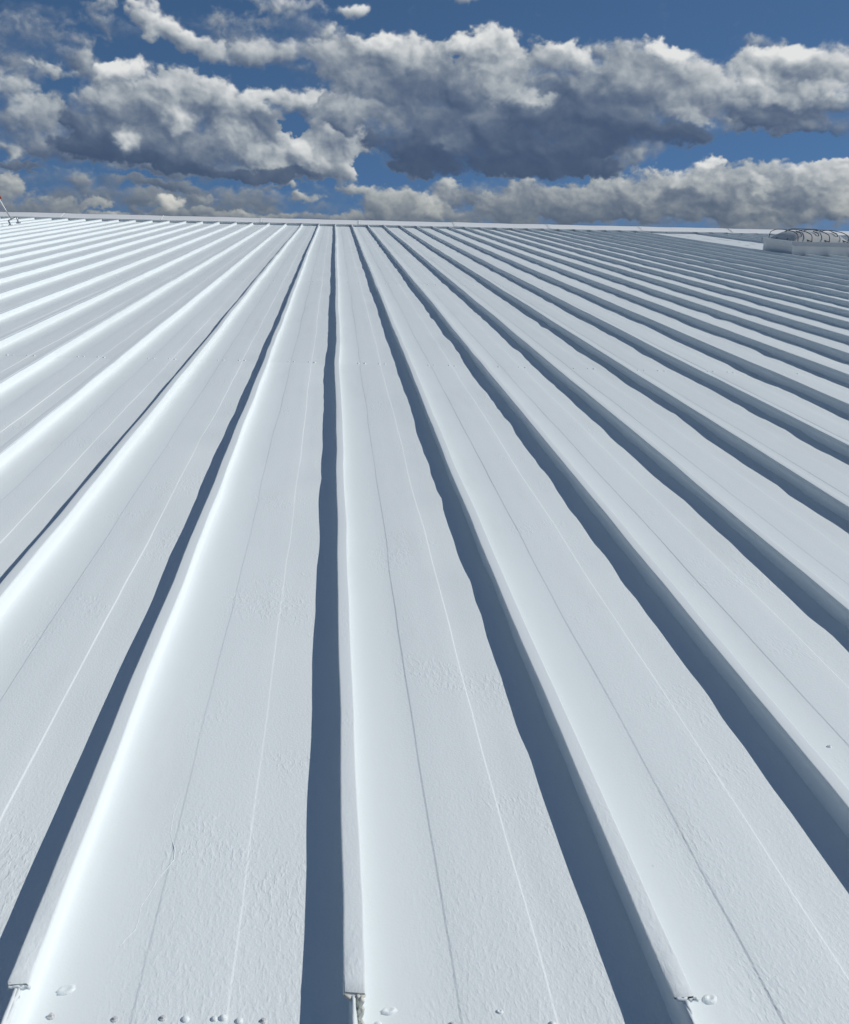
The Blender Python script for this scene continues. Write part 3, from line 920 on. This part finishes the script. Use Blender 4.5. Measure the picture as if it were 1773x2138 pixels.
# ------------------------------------------------------------------ skylight near the ridge
def on_roof(name, x, y, z=0.0):
    o = bpy.data.objects.new(name, None)
    COL.objects.link(o)
    o.matrix_world = ROOF_M @ Matrix.Translation((x, y, z))
    return o


SKX0, SKX1 = 11.90, 13.48
sk = on_roof('skylight', (SKX0 + SKX1) / 2, (SKY_Y0 + SKY_Y1) / 2)
sk['label'] = 'grey domed skylight with a dark wire cage on a pale curb below the ridge'
sk['category'] = 'skylight'
HX, HY = (SKX1 - SKX0) / 2, (SKY_Y1 - SKY_Y0) / 2
CH = 0.27


def ring(mb, ox, oy, ix, iy, z0, z1):
    """Rectangular ring, outer half sizes ox, oy and inner ix, iy."""
    v = []
    for (a, b) in ((ox, oy), (ix, iy)):
        for z in (z0, z1):
            v += [(-a, -b, z), (a, -b, z), (a, b, z), (-a, b, z)]
    f = []
    for k in range(4):
        n = (k + 1) % 4
        f += [(k, n, 4 + n, 4 + k), (8 + n, 8 + k, 12 + k, 12 + n), (4 + k, 4 + n, 12 + n, 12 + k), (n, k, 8 + k, 8 + n)]
    return mb.add(v, f)


ring(MB(), HX, HY, HX - 0.05, HY - 0.05, -0.02, CH).build('curb', M_FLASH, sk)
ring(MB(), HX + 0.14, HY + 0.14, HX + 0.002, HY + 0.002, -0.02, 0.012).build('curb_flange', M_FLASH, sk)
fr = ring(MB(), HX + 0.035, HY + 0.035, HX - 0.09, HY - 0.09, CH + 0.006, CH + 0.105).build('dome_frame', M_ALU, sk)
ring(MB(), HX + 0.042, HY + 0.042, HX + 0.036, HY + 0.036, CH - 0.012, CH + 0.022).build('drip_edge', M_ALU, fr)
for sx_ in (-1, 1):
    for sy_ in (-1, 1):
        MB().box((sx_ * (HX + 0.037) - 0.025, sy_ * (HY + 0.038) - 0.004, CH + 0.02), (sx_ * (HX + 0.037) + 0.0, sy_ * (HY + 0.038) + 0.004, CH + 0.10)).build('corner_clip', M_STEEL, fr)
nu, nv = 41, 33
V = []
for a in range(nu):
    for b in range(nv):
        x, y = -1 + 2 * a / (nu - 1), -1 + 2 * b / (nv - 1)
        ex, ey = (1 - abs(x)) * HX / 0.36, (1 - abs(y)) * HY / 0.50
        k = min(ex, 1.0) if ex < ey else min(ey, 1.0)
        s = (1 - (1 - min(ex, 1)) ** 2.0) * (1 - (1 - min(ey, 1)) ** 2.0)
        V.append((x * (HX - 0.07), y * (HY - 0.07), CH + 0.10 + 0.205 * s ** 0.75 + 0.025 * (1 - x * x) * (1 - y * y)))
link('dome', V, grid_faces(nu, nv).tolist(), M_DOME, sk, True)


def bent(pts, n=5):
    """Polyline with rounded corners."""
    P = [Vector(p) for p in pts]
    out = [P[0]]
    for k in range(1, len(P) - 1):
        a, b, c = P[k - 1], P[k], P[k + 1]
        d = min((a - b).length, (c - b).length) * 0.4
        p0, p1 = b + (a - b).normalized() * d, b + (c - b).normalized() * d
        for q in range(n + 1):
            t = q / n
            out.append(p0 * (1 - t) ** 2 + b * 2 * t * (1 - t) + p1 * t * t)
    return out + [P[-1]]


TOPZ = CH + 0.37
for u_ in (-0.86, -0.40, 0.18, 0.80):
    x = u_ * HX
    lean = -0.10 if u_ < -0.6 else 0.0
    pts = [(x, -HY + 0.02, CH + 0.10), (x - 0.01, -HY + 0.05, CH + 0.27), (x - 0.06 - lean * 0.3, -HY + 0.30, TOPZ - 0.03), (x - 0.05, 0.0, TOPZ), (x - 0.04, HY - 0.45, TOPZ - 0.02), (x, HY - 0.05, CH + 0.27), (x, HY - 0.02, CH + 0.10)]
    hoop = MB().tube(bent(pts), 0.0095, 7).build('cage_hoop', M_DARK, sk, True)
    if u_ > -0.6:
        MB().tube(bent([(x - 0.005, -HY + 0.03, CH + 0.11), (x - 0.20, -HY + 0.22, CH + 0.19), (x - 0.21, -HY + 0.24, CH + 0.30), (x - 0.26, -HY + 0.46, CH + 0.35)]), 0.011, 7).build('cage_brace', M_DARK, hoop, True)
for v_ in (-0.36, 0.36):
    MB().tube(bent([(-HX + 0.06, v_ * HY, CH + 0.12), (-HX + 0.30, v_ * HY, TOPZ - 0.06), (-0.35, v_ * HY, TOPZ + 0.012), (0.35, v_ * HY, TOPZ + 0.012), (HX - 0.22, v_ * HY, TOPZ - 0.07), (HX - 0.06, v_ * HY, CH + 0.12)], 7), 0.007, 7).build('cage_rail', M_DARK, sk, True)

# ------------------------------------------------------------------ flag stand clamped on the seams, far left
st = on_roof('flag_stand', -10.02, 31.1)
st['label'] = 'leaning white pole with a faded orange flag clamped to the roof at far left'
st['category'] = 'flag stand'
MB().tube(bent([(-0.125, 0.0, 0.165), (0.13, 0.02, 0.29)]), 0.018, 8).build('crossbar', M_STEEL, st, True)
for (xa, za, zb_) in ((-0.125, 0.165, 0.03), (0.13, 0.29, 0.12)):
    lg = MB().tube([(xa, 0.0, za), (xa + 0.05, 0.0, zb_)], [0.022, 0.026], 8).build('leg', M_STEEL, st, True)
    MB().box((xa + 0.0, -0.08, zb_ - 0.035), (xa + 0.10, 0.08, zb_ + 0.012), 0.006).build('clamp', M_STEEL, lg)
MB().tube([(-0.035, 0.008, 0.21), (-0.20, 0.0, 0.50), (-0.43, -0.01, 0.93), (-0.49, -0.012, 1.04)], 0.019, 8).build('pole', M_STEEL, st, True)
V = []
for a in range(9):
    for b in range(5):
        u_, v_ = a / 8, b / 4
        V.append((-0.275 - 0.34 * u_ - 0.10 * v_ * (1 - u_), 0.035 * math.sin(u_ * 7 + v_ * 2), 0.79 + 0.20 * v_ - 0.05 * u_ + 0.02 * math.sin(u_ * 9 + v_)))
fl = link('flag', V, grid_faces(9, 5).tolist(), M_FLAG, st, True)
sol = fl.modifiers.new('thickness', 'SOLIDIFY')
sol.thickness = 0.004
